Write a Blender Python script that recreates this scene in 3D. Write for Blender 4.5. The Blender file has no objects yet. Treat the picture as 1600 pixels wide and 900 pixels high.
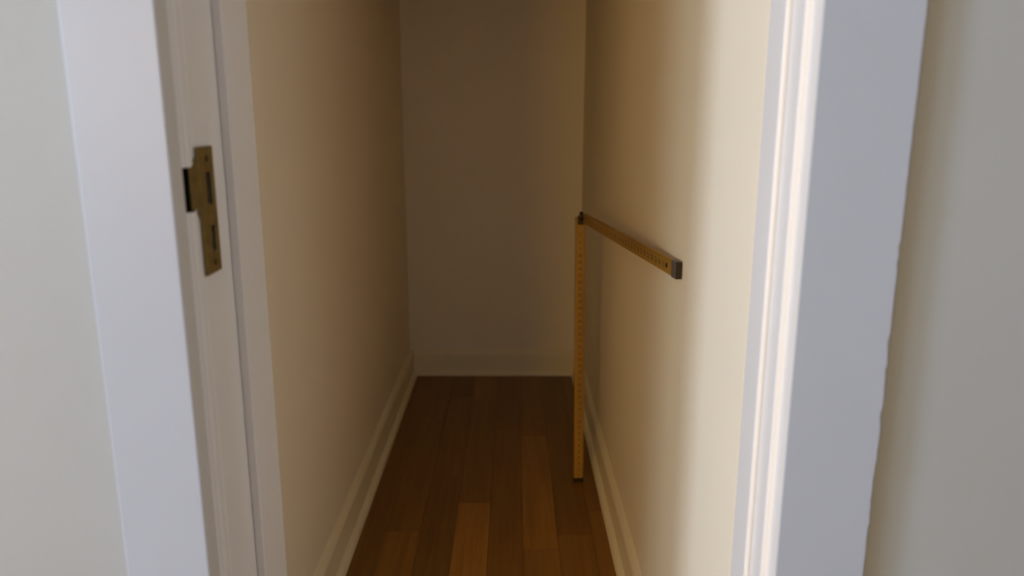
import bpy, bmesh, math, random
from mathutils import Vector, Matrix
random.seed(7)
S = bpy.context.scene
C = S.collection

# ------------------------------------------------------------------ camera
cam_d = bpy.data.cameras.new('camera'); cam = bpy.data.objects.new('camera', cam_d); C.objects.link(cam)
cam.location = (0, 0, 1.05)
cam.rotation_euler = (math.radians(90 - 12.87), 0, 0)
cam_d.sensor_width = 36.0
cam_d.lens = 36.0 * 1208 / 1600
cam_d.clip_start = 0.02
cam_d.dof.use_dof = True
cam_d.dof.focus_distance = 1.4
cam_d.dof.aperture_fstop = 3.0
S.camera = cam

# ------------------------------------------------------------------ sky outside the windows
W = bpy.data.worlds.new('sky'); S.world = W; W.use_nodes = True
W.node_tree.nodes['Background'].inputs['Color'].default_value = (0.72, 0.83, 1.0, 1)
W.node_tree.nodes['Background'].inputs['Strength'].default_value = 0.3

# daylight by the hall's side window, plus two added fills behind it
def area(name, loc, rot, sx, sy, power, col):
    d = bpy.data.lights.new(name, 'AREA'); d.shape = 'RECTANGLE'; d.size = sx; d.size_y = sy
    d.energy = power; d.color = col
    o = bpy.data.objects.new(name, d); o.location = loc; o.rotation_euler = rot; C.objects.link(o)
    return o
area('window_daylight', (-3.56, -1.20, 1.48), (0, math.radians(-90), 0), 1.30, 0.86, 160, (0.62, 0.752, 1.0))
area('second_fill_light', (-3.56, -2.66, 1.48), (0, math.radians(-90), 0), 1.30, 1.50, 100, (0.66, 0.87, 1.0))  # added unseen source, brings more light onto the closet's right wall
area('warm_rear_fill', (-1.84, -3.76, 1.45), (math.radians(90), 0, 0), 1.60, 1.20, 108, (1.0, 0.58, 0.10))  # added unseen source, gives the deep closet its warm tint

vs = S.view_settings
vs.view_transform = 'Standard'; vs.look = 'None'; vs.gamma = 1.0; vs.use_curve_mapping = False
vs.exposure = -0.05

# ------------------------------------------------------------------ materials
def paint(name, col, rough=0.5, bump=0.02, scale=60, var=0.02, spec=0.4):
    m = bpy.data.materials.new(name); m.use_nodes = True
    nt = m.node_tree; b = nt.nodes['Principled BSDF']
    b.inputs['Roughness'].default_value = rough
    b.inputs['Specular IOR Level'].default_value = spec
    tc = nt.nodes.new('ShaderNodeTexCoord')
    n = nt.nodes.new('ShaderNodeTexNoise'); n.inputs['Scale'].default_value = scale; n.inputs['Detail'].default_value = 4
    n2 = nt.nodes.new('ShaderNodeTexNoise'); n2.inputs['Scale'].default_value = 3.5; n2.inputs['Detail'].default_value = 3
    nt.links.new(tc.outputs['Object'], n.inputs['Vector']); nt.links.new(tc.outputs['Object'], n2.inputs['Vector'])
    r = nt.nodes.new('ShaderNodeValToRGB')
    r.color_ramp.elements[0].position = 0.3; r.color_ramp.elements[1].position = 0.7
    r.color_ramp.elements[0].color = tuple(c * (1 - var) for c in col) + (1,)
    r.color_ramp.elements[1].color = tuple(min(1, c * (1 + var)) for c in col) + (1,)
    nt.links.new(n2.outputs['Fac'], r.inputs['Fac']); nt.links.new(r.outputs['Color'], b.inputs['Base Color'])
    bp = nt.nodes.new('ShaderNodeBump'); bp.inputs['Strength'].default_value = bump; bp.inputs['Distance'].default_value = 0.01
    nt.links.new(n.outputs['Fac'], bp.inputs['Height']); nt.links.new(bp.outputs['Normal'], b.inputs['Normal'])
    return m

def wood(name, dark, light, rough, grain=1.0, tint=True, axis='Y'):
    """grained wood; each board's own tone comes from its object colour"""
    m = bpy.data.materials.new(name); m.use_nodes = True
    nt = m.node_tree; b = nt.nodes['Principled BSDF']; b.inputs['Roughness'].default_value = rough
    tc = nt.nodes.new('ShaderNodeTexCoord'); mp = nt.nodes.new('ShaderNodeMapping')
    oi = nt.nodes.new('ShaderNodeObjectInfo')
    sc = {'X': (3, 70, 70), 'Y': (70, 3, 70), 'Z': (70, 70, 3)}[axis]
    mp.inputs['Scale'].default_value = sc
    nt.links.new(tc.outputs['Object'], mp.inputs['Vector'])
    n = nt.nodes.new('ShaderNodeTexNoise'); n.noise_dimensions = '4D'
    n.inputs['Scale'].default_value = grain; n.inputs['Detail'].default_value = 6; n.inputs['Roughness'].default_value = 0.6
    mu = nt.nodes.new('ShaderNodeMath'); mu.operation = 'MULTIPLY'; mu.inputs[1].default_value = 40
    nt.links.new(oi.outputs['Random'], mu.inputs[0]); nt.links.new(mu.outputs[0], n.inputs['W'])
    nt.links.new(mp.outputs['Vector'], n.inputs['Vector'])
    r = nt.nodes.new('ShaderNodeValToRGB')
    r.color_ramp.elements[0].position = 0.28; r.color_ramp.elements[1].position = 0.75
    r.color_ramp.elements[0].color = dark + (1,); r.color_ramp.elements[1].color = light + (1,)
    nt.links.new(n.outputs['Fac'], r.inputs['Fac'])
    if tint:
        mx = nt.nodes.new('ShaderNodeMix'); mx.data_type = 'RGBA'; mx.blend_type = 'MULTIPLY'
        mx.inputs[0].default_value = 1.0
        nt.links.new(r.outputs['Color'], mx.inputs[6]); nt.links.new(oi.outputs['Color'], mx.inputs[7])
        nt.links.new(mx.outputs[2], b.inputs['Base Color'])
    else:
        nt.links.new(r.outputs['Color'], b.inputs['Base Color'])
    bp = nt.nodes.new('ShaderNodeBump'); bp.inputs['Strength'].default_value = 0.05; bp.inputs['Distance'].default_value = 0.002
    nt.links.new(n.outputs['Fac'], bp.inputs['Height']); nt.links.new(bp.outputs['Normal'], b.inputs['Normal'])
    return m

def metal(name, col, rough, col2=None):
    m = paint(name, col, rough, 0.05, 180, 0.0)
    b = m.node_tree.nodes['Principled BSDF']; b.inputs['Metallic'].default_value = 1.0
    if col2:
        r = [n for n in m.node_tree.nodes if n.type == 'VALTORGB'][0]; r.color_ramp.elements[0].color = col2 + (1,)
        nz = [n for n in m.node_tree.nodes if n.type == 'TEX_NOISE'][1]; nz.inputs['Scale'].default_value = 90
    return m

M = {}
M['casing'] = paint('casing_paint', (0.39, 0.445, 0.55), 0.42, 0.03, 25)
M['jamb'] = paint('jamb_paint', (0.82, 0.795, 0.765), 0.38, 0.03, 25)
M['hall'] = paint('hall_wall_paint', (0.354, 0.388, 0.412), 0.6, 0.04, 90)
M['hall_ceiling'] = paint('hall_ceiling_paint', (0.82, 0.82, 0.80), 0.8)
M['cream'] = paint('closet_wall_paint', (0.92, 0.825, 0.645), 0.62, 0.05, 70, 0.015)
M['base'] = paint('baseboard_paint', (0.87, 0.775, 0.55), 0.4, 0.03, 40)
M['plank'] = wood('floor_board_wood', (0.21, 0.085, 0.012), (0.35, 0.16, 0.022), 0.38, 1.0)
M['added_ceiling'] = paint('added_ceiling_brown', (0.30, 0.19, 0.09), 0.7, 0.05, 30, 0.15)  # dark brown chosen so the added slope dims the wall below it
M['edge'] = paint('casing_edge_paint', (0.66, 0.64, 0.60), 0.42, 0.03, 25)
M['subfloor'] = paint('subfloor', (0.05, 0.025, 0.01), 0.9)
M['rulewood'] = wood('rule_boxwood', (0.29, 0.148, 0.018), (0.43, 0.228, 0.030), 0.4, 1.3, False, 'Z')
M['ink'] = paint('black_ink', (0.03, 0.015, 0.008), 0.7, 0)
M['brass'] = metal('aged_brass', (0.30, 0.225, 0.085), 0.5, (0.21, 0.15, 0.055))
M['darkbrass'] = metal('tarnished_brass', (0.10, 0.07, 0.03), 0.5)
M['steel'] = metal('dull_steel', (0.27, 0.26, 0.28), 0.6)
M['darksteel'] = metal('dark_steel', (0.06, 0.048, 0.035), 0.6)
M['holeshade'] = paint('mortise_shade', (0.025, 0.016, 0.008), 0.95)  # near-black: shade inside the mortises is put into this colour
gm = bpy.data.materials.new('window_glass'); gm.use_nodes = True
nt = gm.node_tree; nt.nodes.clear()
o_ = nt.nodes.new('ShaderNodeOutputMaterial'); t_ = nt.nodes.new('ShaderNodeBsdfTransparent'); g_ = nt.nodes.new('ShaderNodeBsdfGlossy')
g_.inputs['Roughness'].default_value = 0.02; x_ = nt.nodes.new('ShaderNodeMixShader'); x_.inputs[0].default_value = 0.06
nt.links.new(t_.outputs[0], x_.inputs[1]); nt.links.new(g_.outputs[0], x_.inputs[2]); nt.links.new(x_.outputs[0], o_.inputs[0])
M['glass'] = gm

# ------------------------------------------------------------------ helpers
def link(name, bm, mat, parent=None, smooth=False):
    bmesh.ops.recalc_face_normals(bm, faces=bm.faces)
    me = bpy.data.meshes.new(name); bm.to_mesh(me); bm.free()
    o = bpy.data.objects.new(name, me); C.objects.link(o)
    me.materials.append(M[mat])
    if smooth:
        for p in me.polygons: p.use_smooth = True
    if parent: o.parent = parent
    return o
def prism(bm, pts, z0, z1):
    lo = [bm.verts.new((x, y, z0)) for x, y in pts]; hi = [bm.verts.new((x, y, z1)) for x, y in pts]
    n = len(pts)
    bm.faces.new(lo[::-1]); bm.faces.new(hi)
    for i in range(n): bm.faces.new((lo[i], lo[(i + 1) % n], hi[(i + 1) % n], hi[i]))
def box(bm, a, b):
    prism(bm, [(a[0], a[1]), (b[0], a[1]), (b[0], b[1]), (a[0], b[1])], a[2], b[2])
def sweep(bm, prof, p0, p1, side, up):
    """profile points (u along side, v along up) swept from p0 to p1"""
    p0, p1, side, up = map(Vector, (p0, p1, side, up))
    A = [bm.verts.new(p0 + side * u + up * v) for u, v in prof]; B = [bm.verts.new(p1 + side * u + up * v) for u, v in prof]
    n = len(prof); bm.faces.new(A[::-1]); bm.faces.new(B)
    for i in range(n): bm.faces.new((A[i], A[(i + 1) % n], B[(i + 1) % n], B[i]))
def cyl(bm, a, b, r, n=20, r2=None):
    a, b = Vector(a), Vector(b); ax = (b - a).normalized()
    u = ax.orthogonal().normalized(); v = ax.cross(u); r2 = r if r2 is None else r2
    A = []; B = []
    for i in range(n):
        t = 2 * math.pi * i / n; d = u * math.cos(t) + v * math.sin(t)
        A.append(bm.verts.new(a + d * r)); B.append(bm.verts.new(b + d * r2))
    bm.faces.new(A[::-1]); bm.faces.new(B)
    for i in range(n): bm.faces.new((A[i], A[(i + 1) % n], B[(i + 1) % n], B[i]))
def bevel(o, w, seg=3, ang=40):
    m = o.modifiers.new('bevel', 'BEVEL'); m.width = w; m.segments = seg; m.limit_method = 'ANGLE'; m.angle_limit = math.radians(ang)
    for p in o.data.polygons: p.use_smooth = True
    w_ = o.modifiers.new('wn', 'WEIGHTED_NORMAL'); w_.keep_sharp = True
    return o
def struct(o, label=None):
    o['kind'] = 'structure'
    if label: o['label'] = label
    return o
def empty(name, loc):
    o = bpy.data.objects.new(name, None); o.location = loc; o.empty_display_size = 0.05; C.objects.link(o); return o
def adopt(o, parent):
    """parent without moving"""
    o.parent = parent; o.matrix_parent_inverse = Matrix.Translation(-Vector(parent.location)); return o

# ------------------------------------------------------------------ dimensions
XL, XR, YB = -0.416, 0.273, 3.02            # closet side walls and back wall
CEIL = 2.45; HEAD = 2.03
JL, JR = -0.3273, 0.286                     # casing inner edges
def yc(x): return 0.748                     # casing front plane
TH = 0.028
def yw(x): return yc(x) + TH                # hall face of the door wall
HX0, HX1, HY0 = -3.40, 2.20, -3.60          # hall

# ------------------------------------------------------------------ floor: boards
fl = bmesh.new(); box(fl, (HX0 - .1, HY0 - .1, -0.12), (HX1 + .1, YB + .1, -0.018))
floor = struct(link('floor', fl, 'subfloor'), 'orange-brown hardwood floor of long narrow boards')
PW = 0.0875; X0 = -0.4969
seams = [X0 + PW * i for i in range(10)]
plank_rows = {   # board row -> list of (start, end, tone) along the closet
    0: [(0.74, 1.66, 0.80), (1.66, 3.02, 0.70)],
    1: [(0.74, 1.55, 0.82), (1.55, 2.42, 0.74), (2.42, 3.02, 0.78)],
    2: [(0.74, 1.795, 1.02), (1.795, 2.55, 0.80), (2.55, 3.02, 0.72)],
    3: [(0.74, 1.35, 0.9), (1.35, 2.10, 0.72), (2.10, 2.76, 0.80), (2.76, 3.02, 0.62)],
    4: [(0.74, 1.944, 1.40), (1.944, 2.72, 0.84), (2.72, 3.02, 0.94)],
    5: [(0.74, 1.30, 0.95), (1.30, 2.46, 0.84), (2.46, 3.02, 0.76)],
    6: [(0.74, 1.714, 0.96), (1.714, 2.40, 1.14), (2.40, 3.02, 0.86)],
    7: [(0.74, 1.78, 0.90), (1.78, 2.50, 0.72), (2.50, 3.02, 0.66)],
    8: [(0.74, 1.90, 0.92), (1.90, 3.02, 0.76)],
}
def board(x0, x1, y0, y1, tone, z=0.0):
    bm = bmesh.new(); g = 0.00025
    box(bm, (-(x1 - x0) / 2 + g, -(y1 - y0) / 2 + g, -0.018), ((x1 - x0) / 2 - g, (y1 - y0) / 2 - g, z))
    o = link('plank', bm, 'plank', floor); o.location = ((x0 + x1) / 2, (y0 + y1) / 2, 0)
    o.color = (tone, tone * (0.97 + 0.05 * random.random()), tone * 0.95, 1)
    m = o.modifiers.new('bevel', 'BEVEL'); m.width = 0.0004; m.segments = 1
    return o
for i, lst in plank_rows.items():
    for a, b_, t in lst: board(seams[i], seams[i + 1], a, b_, t, random.uniform(-0.0004, 0.0))
# the same boards carried on into the hall behind the photographer, joined
bm = bmesh.new()
k = int((HX1 - HX0) / PW) + 1
for i in range(k):
    x0 = HX0 + PW * i; y = HY0 - random.random() * 0.8
    while y < 0.74:
        L = random.uniform(0.7, 1.5); e = min(y + L, 0.74 if -0.34 < x0 < 0.30 else 0.70)
        if e - max(y, HY0) > 0.02: box(bm, (x0 + .0005, max(y, HY0) + .0005, -0.018), (min(x0 + PW, HX1) - .0005, e - .0005, -0.0003))
        y += L
hb = link('hall_planks', bm, 'plank', floor); hb['kind'] = 'stuff'; hb.color = (0.95, 0.93, 0.9, 1)

# ------------------------------------------------------------------ walls and ceiling
def wall(name, fn, mat, label=None):
    bm = bmesh.new(); fn(bm); return struct(link(name, bm, mat), label)
wall('wall_left', lambda b: box(b, (XL - .12, .972, 0), (XL, YB + .12, CEIL)), 'cream', 'plain cream plaster wall on the left side of the closet')
wall('wall_right', lambda b: box(b, (XR, .866, 0), (XR + .12, YB + .12, CEIL)), 'cream', 'plain cream plaster wall on the right side of the closet')
wall('wall_back', lambda b: box(b, (XL, YB, 0), (XR, YB + .12, CEIL)), 'cream', 'shadowed cream plaster wall at the closet end')
wall('wall_front', lambda b: (
    prism(b, [(HX0, yw(HX0)), (JL - .03, yw(JL - .03)), (JL - .03, .972), (HX0, .972)], 0, CEIL),
    prism(b, [(JR + .03, yw(JR + .03)), (HX1, yw(HX1)), (HX1, .866), (JR + .03, .866)], 0, CEIL),
    prism(b, [(JL - .03, yw(JL - .03)), (JR + .03, yw(JR + .03)), (JR + .03, .866), (JL - .03, .972)], HEAD + .03, CEIL)),
    'hall', 'pale grey hall wall around the closet doorway')
struct(link('ceiling', (lambda b: (box(b, (HX0 - .12, HY0 - .12, CEIL), (HX1 + .12, YB + .12, CEIL + .1)), b)[1])(bmesh.new()), 'hall_ceiling'), 'plain white ceiling above closet and hall')
bm = bmesh.new()
sweep(bm, [(.91, 2.05), (1.05, 1.90), (YB, 1.465), (YB, 1.56), (.91, 2.20)], (XL, 0, 0), (XR, 0, 0), (0, 1, 0), (0, 0, 1))  # unseen slope, added to darken the top of the back wall
struct(link('added_slope_closet', bm, 'added_ceiling'), 'unseen brown sloping panel added to darken the closet top')
LW = [(-3.43, -1.88), (-1.65, -0.75)]; WZ0, WZ1 = 0.82, 2.14       # openings in the hall's left wall
def left_hall(b):
    y = HY0 - .14
    for y0, y1 in LW:
        box(b, (HX0 - .14, y, 0), (HX0, y0, CEIL)); box(b, (HX0 - .14, y0, 0), (HX0, y1, WZ0)); box(b, (HX0 - .14, y0, WZ1), (HX0, y1, CEIL)); y = y1
    box(b, (HX0 - .14, y, 0), (HX0, .98, CEIL))
wall('wall_hall_left', left_hall, 'hall')
wall('wall_hall_right', lambda b: box(b, (HX1, HY0 - .12, 0), (HX1 + .12, .96, CEIL)), 'hall')
RX0, RX1, RZ0, RZ1 = -2.68, -1.00, 0.83, 2.07
def rear_hall(b):
    for a, c in (((HX0, HY0 - .14, 0), (RX0, HY0, CEIL)), ((RX1, HY0 - .14, 0), (HX1, HY0, CEIL)),
                 ((RX0, HY0 - .14, 0), (RX1, HY0, RZ0)), ((RX0, HY0 - .14, RZ1), (RX1, HY0, CEIL))): box(b, a, c)
wall('wall_hall_rear', rear_hall, 'hall')

def window(name, along, c0, c1, z0, z1, plane, outward):
    w = struct(empty(name, (plane, c0, z0) if along == 'Y' else (c0, plane, z0)))
    def bx(nm, a0, a1, za, zb, d0, d1, mat):
        bm = bmesh.new(); d0_, d1_ = sorted((plane + outward * d0, plane + outward * d1))
        if along == 'Y': box(bm, (d0_, a0, za), (d1_, a1, zb))
        else: box(bm, (a0, d0_, za), (a1, d1_, zb))
        return adopt(link(nm, bm, mat), w)
    fw = 0.04; mz = (z0 + z1) / 2
    bx('window_frame', c0, c0 + fw, z0, z1, .03, .09, 'casing'); bx('window_frame', c1 - fw, c1, z0, z1, .03, .09, 'casing')
    bx('window_frame', c0 + fw, c1 - fw, z0, z0 + fw, .03, .09, 'casing'); bx('window_frame', c0 + fw, c1 - fw, z1 - fw, z1, .03, .09, 'casing')
    bx('meeting_rail', c0 + fw, c1 - fw, mz - .02, mz + .02, .035, .085, 'casing')
    bx('pane', c0 + fw, c1 - fw, z0 + fw, mz - .02, .055, .059, 'glass'); bx('pane', c0 + fw, c1 - fw, mz + .02, z1 - fw, .055, .059, 'glass')
    bx('window_sill', c0 - .05, c1 + .05, z0 - .03, z0, -.04, .0, 'casing')
    return w
window('window_1', 'Y', *LW[1], WZ0, WZ1, HX0, -1)
window('added_window_2', 'Y', *LW[0], WZ0, WZ1, HX0, -1)  # unseen window, added to carry the second fill
window('added_window_3', 'X', RX0, RX1, RZ0, RZ1, HY0, -1)  # unseen window, added to carry the warm fill

# ------------------------------------------------------------------ door frame
frame = struct(empty('door_1', (0, 0.75, 0)), 'white painted door frame with flat casings and stop, no door hung in it')
CW = 0.086
def dpart(name, bm, mat, bev=None, label=None):
    o = adopt(link(name, bm, mat), frame)
    if bev: bevel(o, bev)
    if label: o['label'] = label
    return o
def casing_side(x_in, x_out, wobble):
    """flat board with a hand-painted, slightly ragged outer edge"""
    bm = bmesh.new(); rings = []; z = 0.0; rnd = random.Random(3)
    while True:
        w = 0
        if wobble and 0.3 < z < 1.5:
            w = rnd.uniform(-1, 1) * (0.0013 if (0.62 < z < 0.83 or 0.90 < z < 0.93) else 0.0003)
        rings.append([bm.verts.new((x, y, z)) for x, y in ((x_in, yc(x_in)), (x_out + w, yc(x_out)), (x_out, yw(x_out)), (x_in, yw(x_in)))])
        if z >= HEAD + CW: break
        z = min(z + 0.008 if wobble else 9, HEAD + CW)
    bm.faces.new(rings[0]); bm.faces.new(rings[-1])
    for A, B in zip(rings, rings[1:]):
        for i in range(4):
            f = bm.faces.new((A[i], A[(i + 1) % 4], B[(i + 1) % 4], B[i]))
            if i == 3: f.material_index = 1          # edge towards the opening: jamb paint on the right, a darker tone left
    return bm
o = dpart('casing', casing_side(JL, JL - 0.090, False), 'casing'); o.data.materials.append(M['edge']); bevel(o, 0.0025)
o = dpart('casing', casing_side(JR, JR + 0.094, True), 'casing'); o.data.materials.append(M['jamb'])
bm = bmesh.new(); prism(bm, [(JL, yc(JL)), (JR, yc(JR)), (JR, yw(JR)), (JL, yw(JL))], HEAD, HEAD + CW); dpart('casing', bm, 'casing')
# jambs: a rounded front arris, then the flat, then the raised stop
def jamb_poly(s, xin, y0, y1):
    """rounded arris standing 3 mm proud of the casing edge, then hollow, then flat"""
    p = [(xin - s * .03, y0), (xin - s * .001, y0)]
    for i in range(7):
        t = math.pi * i / 6; p.append((xin + s * 0.0032 * math.sin(t), y0 + .004 + .018 * (1 - math.cos(t)) / 2))
    p += [(xin - s * .001, y0 + .026), (xin, y0 + .032), (xin, y1), (xin - s * .03, y1)]
    return p
bm = bmesh.new(); prism(bm, jamb_poly(1, JL, yw(JL), .972), 0, HEAD); jl = dpart('jamb', bm, 'jamb')
bm = bmesh.new(); prism(bm, [(JR + .03, yw(JR)), (.2795, yw(JR)), (.2795, .866), (JR + .03, .866)], 0, HEAD); dpart('jamb', bm, 'jamb', .0022)
bm = bmesh.new(); prism(bm, [(JL - .03, yw(JL)), (JR + .03, yw(JR)), (JR + .03, .866), (JL - .03, .972)], HEAD, HEAD + .03); dpart('head_jamb', bm, 'jamb')
bm = bmesh.new(); prism(bm, [(JL, .887), (-.3163, .887), (-.3163, .972), (JL, .972)], 0, HEAD - .012); dpart('stop', bm, 'jamb', .0018)
bm = bmesh.new(); prism(bm, [(XR, .812), (.2795, .812), (.2795, .866), (XR, .866)], 0, HEAD - .012); dpart('stop', bm, 'jamb', .0025)
bm = bmesh.new(); prism(bm, [(JL, .887), (JR, .812), (JR, .866), (JL, .972)], HEAD - .012, HEAD); dpart('stop', bm, 'jamb')
bm = bmesh.new(); prism(bm, [(JL, yw(JL)), (JR, yw(JR)), (JR, .80), (JL, .80)], -.018, .004); dpart('threshold', bm, 'rulewood')

# mortises cut into the strike-side jamb
HOLES = [(.824, .838, .9525, .9868), (.826, .837, .9021, .930), (.769, .790, .9500, .9950)]
cut = bmesh.new()
for y0, y1, z0, z1 in HOLES: box(cut, (JL - .022, y0, z0), (JL + .02, y1, z1))
co = link('mortise_cutter', cut, 'holeshade'); jl.data.materials.append(M['holeshade'])
bo = jl.modifiers.new('cut', 'BOOLEAN'); bo.object = co; bo.operation = 'DIFFERENCE'; bo.solver = 'EXACT'
try: bo.material_mode = 'TRANSFER'
except Exception: pass
co_d = co.data
dg = bpy.context.evaluated_depsgraph_get()
me = bpy.data.meshes.new_from_object(jl.evaluated_get(dg)); jl.modifiers.clear(); jl.data = me; me.name = 'jamb'
bpy.data.objects.remove(co)

# ------------------------------------------------------------------ baseboards with shoe moulding
BASE = [(0, 0), (.016, 0), (.016, .084), (.013, .092), (.006, .102), (0, .105)]
SHOE = [(.016, 0), (.031, 0), (.0305, .007), (.027, .014), (.022, .018), (.016, .020)]
def baseboard(name, p0, p1, side, label):
    bm = bmesh.new(); sweep(bm, BASE, p0, p1, side, (0, 0, 1)); o = struct(link(name, bm, 'base'), label); bevel(o, .0012, 2, 25)
    bm = bmesh.new(); sweep(bm, SHOE, p0, p1, side, (0, 0, 1)); s = link('shoe_moulding', bm, 'base', o)
    for p in s.data.polygons: p.use_smooth = False
    return o
baseboard('baseboard_left', (XL, .972, 0), (XL, YB, 0), (1, 0, 0), 'cream painted baseboard along the left closet wall')
baseboard('baseboard_right', (XR, .866, 0), (XR, YB, 0), (-1, 0, 0), 'cream painted baseboard along the right closet wall')
baseboard('baseboard_back', (XL + .016, YB, 0), (XR - .016, YB, 0), (0, -1, 0), 'cream painted baseboard across the closet end')

# ------------------------------------------------------------------ strike plate on the left jamb
sp = empty('strike_plate', (JL, .827, .946))
sp['label'] = 'aged brass lock strike plate screwed to the left door jamb'; sp['category'] = 'strike plate'
XP = JL + .0005; T = 0.0032
def flat_with_holes(bm, ys, zs, solid):
    V = {}
    def v(i, j, k):
        if (i, j, k) not in V: V[(i, j, k)] = bm.verts.new((XP + T * k, ys[i], zs[j]))
        return V[(i, j, k)]
    F = {(i, j) for i in range(len(ys) - 1) for j in range(len(zs) - 1) if solid(i, j)}
    for i, j in F:
        for k in (0, 1): bm.faces.new([v(i, j, k), v(i + 1, j, k), v(i + 1, j + 1, k), v(i, j + 1, k)])
        for (di, dj), (a, b) in {(-1, 0): ((i, j), (i, j + 1)), (1, 0): ((i + 1, j), (i + 1, j + 1)), (0, -1): ((i, j), (i + 1, j)), (0, 1): ((i, j + 1), (i + 1, j + 1))}.items():
            if (i + di, j + dj) not in F: bm.faces.new([v(*a, 0), v(*b, 0), v(*b, 1), v(*a, 1)])
ys = [.806, .824, .826, .837, .838, .847]; zs = [.8786, .9021, .930, .9525, .9868, 1.0141]
def solid(i, j):
    if j == 3 and 1 <= i <= 3: return False
    if j == 1 and i == 2: return False
    return True
bm = bmesh.new(); flat_with_holes(bm, ys, zs, solid); pl = adopt(link('plate', bm, 'brass'), sp)
m = pl.modifiers.new('bevel', 'BEVEL'); m.width = .0007; m.segments = 2; m.limit_method = 'ANGLE'
# lip: leaves the plate towards the hall, flares out with sloping shoulders and curls
bm = bmesh.new(); rows = []
path = [(0, .806), (0, .800), (0, .794), (.0001, .789), (.0006, .785), (.0014, .782)]
for dx, y in path:
    zt = 1.0045 - .0100 * min(1, (.806 - y) / .020); zb = .9402 + .0115 * min(1, (.806 - y) / .008)
    rows.append([(XP + dx, y, zb), (XP + dx, y, zt), (XP + dx + T * .8, y, zt), (XP + dx + T * .8, y, zb)])
R = [[bm.verts.new(p) for p in r] for r in rows]
bm.faces.new(R[0]); bm.faces.new(R[-1])
for A, B in zip(R, R[1:]):
    for i in range(4): bm.faces.new((A[i], A[(i + 1) % 4], B[(i + 1) % 4], B[i]))
lip = adopt(link('lip', bm, 'brass'), sp); lip['label'] = 'curled brass lip'
bevel(lip, .0006, 2, 60)
for z in (1.0012, .8898):
    bm = bmesh.new(); cyl(bm, (XP + T - .0004, .8287, z), (XP + T + .0008, .8287, z), .0042, 20, .0034)
    s = adopt(link('screw', bm, 'darkbrass'), sp)
    bm = bmesh.new(); box(bm, (XP + T + .0007, .8287 - .0034, z - .0005), (XP + T + .0010, .8287 + .0034, z + .0005))
    sl = link('slot', bm, 'ink'); sl.parent = s; sl.matrix_parent_inverse = Matrix.Translation(-Vector(sp.location)) if False else Matrix.Identity(4)

# ------------------------------------------------------------------ folding rule
rule = empty('folding_rule', (.193, 2.069, 0))
rule['label'] = 'wooden folding rule bent at a right angle, standing on floor against right wall'; rule['category'] = 'folding rule'
RW, RT = .027, .008
def leaf(name, p0, p1, wdir, w, t, mat, bev=.0012):
    """a flat stick from p0 to p1: local Z along it, local X across its face, local Y its thickness (face at -Y)"""
    p0, p1 = Vector(p0), Vector(p1); z = (p1 - p0).normalized(); x = Vector(wdir); x = (x - z * x.dot(z)).normalized(); y = z.cross(x)
    L = (p1 - p0).length
    bm = bmesh.new(); box(bm, (-w / 2, -t / 2, 0), (w / 2, t / 2, L)); o = link(name, bm, mat)
    mw = Matrix((( x.x, y.x, z.x, p0.x), (x.y, y.y, z.y, p0.y), (x.z, y.z, z.z, p0.z), (0, 0, 0, 1)))
    o.matrix_world = mw
    if bev: bevel(o, bev, 2)
    return o, L, mw
def rparent(o, mw, par=None):
    o.parent = rule; o.matrix_parent_inverse = Matrix.Translation(-Vector(rule.location)); o.matrix_basis = mw
# upright stick, leaning a little
up, LU, MU = leaf('upright_leaf', (.1930, 2.069, 0.0005), (.1838, 2.072, .773), (1, .10, 0), RW, RT, 'rulewood'); rparent(up, MU)
# arm reaching towards the door, tip against the wall
P0, P1 = Vector((.1935, 2.060, .7710)), Vector((.2660, 1.212, .8020))
arm, LA, MA = leaf('arm_leaf', P0, P1, (0, 0, 1), RW, RT, 'rulewood'); rparent(arm, MA)

_cache = {}
def glyph(ch):
    if ch not in _cache:
        cu = bpy.data.curves.new('glyph', 'FONT'); cu.body = ch; cu.size = 1.0; cu.align_x = 'CENTER'; cu.align_y = 'CENTER'; cu.resolution_u = 2
        ob = bpy.data.objects.new('glyph', cu); C.objects.link(ob)
        dg = bpy.context.evaluated_depsgraph_get(); dg.update()
        me = bpy.data.meshes.new_from_object(ob.evaluated_get(dg))
        _cache[ch] = ([tuple(v.co) for v in me.vertices], [tuple(p.vertices) for p in me.polygons])
        bpy.data.objects.remove(ob); bpy.data.curves.remove(cu); bpy.data.meshes.remove(me)
    return _cache[ch]
def marks(parent_leaf, L, step, start, size, face, rot, flip=1):
    """scale numerals down the middle of the leaf and division strokes along one edge, flat print"""
    bm = bmesh.new(); n = int((L - start - .02) / step); yoff = face * (RT / 2 + .00025)
    for i in range(n):
        z = start + step * i
        vs_, fs_ = glyph(str(i % 36 + 1)); c, s = math.cos(rot), math.sin(rot)
        vv = [bm.verts.new(((x * c - y * s) * size * flip, yoff, z + (x * s + y * c) * size)) for x, y, _ in vs_]
        for f in fs_:
            try: bm.faces.new([vv[q] for q in f])
            except ValueError: pass
    k = int((L - .02) / (step / 4))
    for i in range(k):
        z = .01 + step / 4 * i; l = .006 if i % 4 == 0 else (.0042 if i % 2 == 0 else .0028)
        q = [bm.verts.new((x, yoff, zz)) for x, zz in ((RW / 2 - .0014, z), (RW / 2 - .0014 - l, z), (RW / 2 - .0014 - l, z + .0008), (RW / 2 - .0014, z + .0008))]
        bm.faces.new(q)
    me = bpy.data.meshes.new('scale_marks'); bm.to_mesh(me); bm.free(); me.materials.append(M['ink'])
    o = bpy.data.objects.new('scale_marks', me); C.objects.link(o); o.parent = parent_leaf; return o
marks(up, LU, .0185, .02, .0125, -1, 0)
sm = marks(arm, LA, .0254, .02, .0150, 1, math.pi / 2, 1)

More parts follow.
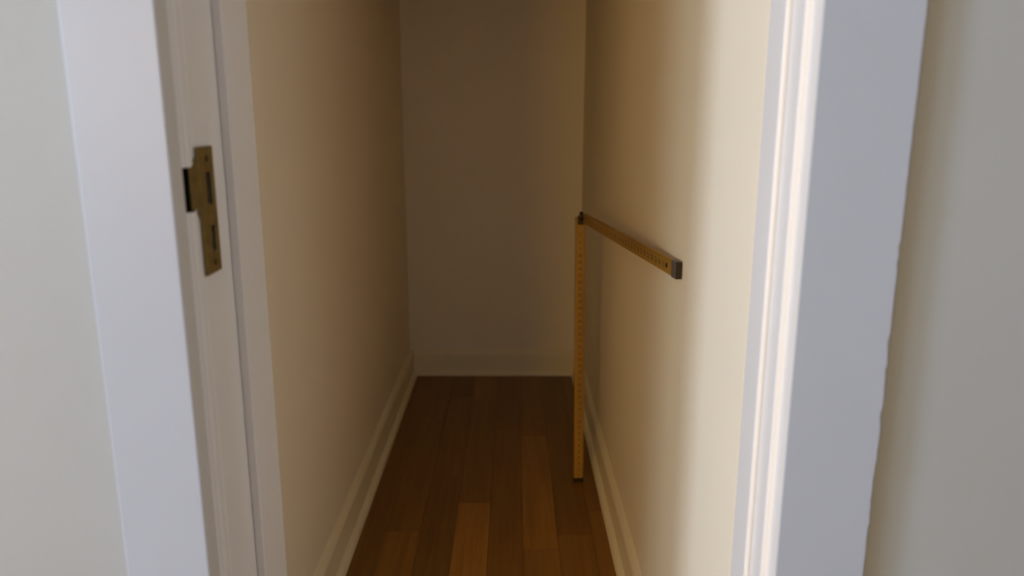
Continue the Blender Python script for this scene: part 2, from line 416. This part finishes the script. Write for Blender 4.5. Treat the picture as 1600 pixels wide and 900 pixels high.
# steel cap at the tip of the arm
def sub(name, parent, fn, mat, bev=None):
    bm = bmesh.new(); fn(bm); o = link(name, bm, mat, parent)
    if bev: bevel(o, bev, 2)
    return o
cap = sub('end_cap', arm, lambda b: box(b, (-RW / 2 - .0007, -RT / 2 - .0007, LA - .024), (RW / 2 + .0007, RT / 2 + .0007, LA + .0010)), 'steel', .0004)
cap['label'] = 'dull grey metal end cap'
sub('rivet', arm, lambda b: cyl(b, (0, RT / 2 - .001, LA - .052), (0, RT / 2 + .0009, LA - .052), .0042, 16), 'darksteel')
sub('rivet', arm, lambda b: cyl(b, (0, -RT / 2 - .0009, LA - .052), (0, -RT / 2 + .001, LA - .052), .0042, 16), 'darksteel')
sub('tip_plate', arm, lambda b: box(b, (-RW / 2 - .0005, -RT / 2 - .0005, LA + .0008), (RW / 2 + .0005, RT / 2 + .0005, LA + .0022)), 'darksteel')
# hinge where upright and arm meet
def hpart(name, fn, mat, bev=None):
    bm = bmesh.new(); fn(bm); o = link(name, bm, mat); rparent(o, Matrix.Identity(4))
    if bev: bevel(o, bev, 2)
    return o
hg = hpart('hinge', lambda b: (cyl(b, (.1815, 2.062, .7770), (.1895, 2.062, .7770), .0115, 24),), 'darksteel', .0008)
hg['label'] = 'dark metal hinge joint'
hpart('hinge_strap', lambda b: box(b, (.1765, 2.0655, .753), (.1925, 2.0675, .7770)), 'darksteel', .0005)
hpart('hinge_strap', lambda b: sweep(b, [(-.0105, -.0105), (.0105, -.0105), (.0105, .0105), (-.0105, .0105)], P0 + Vector((-.0052, -.002, 0)), P0 + Vector((-.0040, -.002, 0)), (0, 1, 0), (0, 0, 1)), 'darksteel', .0003)
hpart('pin', lambda b: cyl(b, (.1795, 2.062, .7770), (.1990, 2.062, .7770), .0035, 16), 'steel')
# small metal foot under the upright
sub('foot_cap', up, lambda b: box(b, (-RW / 2 - .0006, -RT / 2 - .0006, -.0003), (RW / 2 + .0006, RT / 2 + .0006, .012)), 'darksteel', .0006)
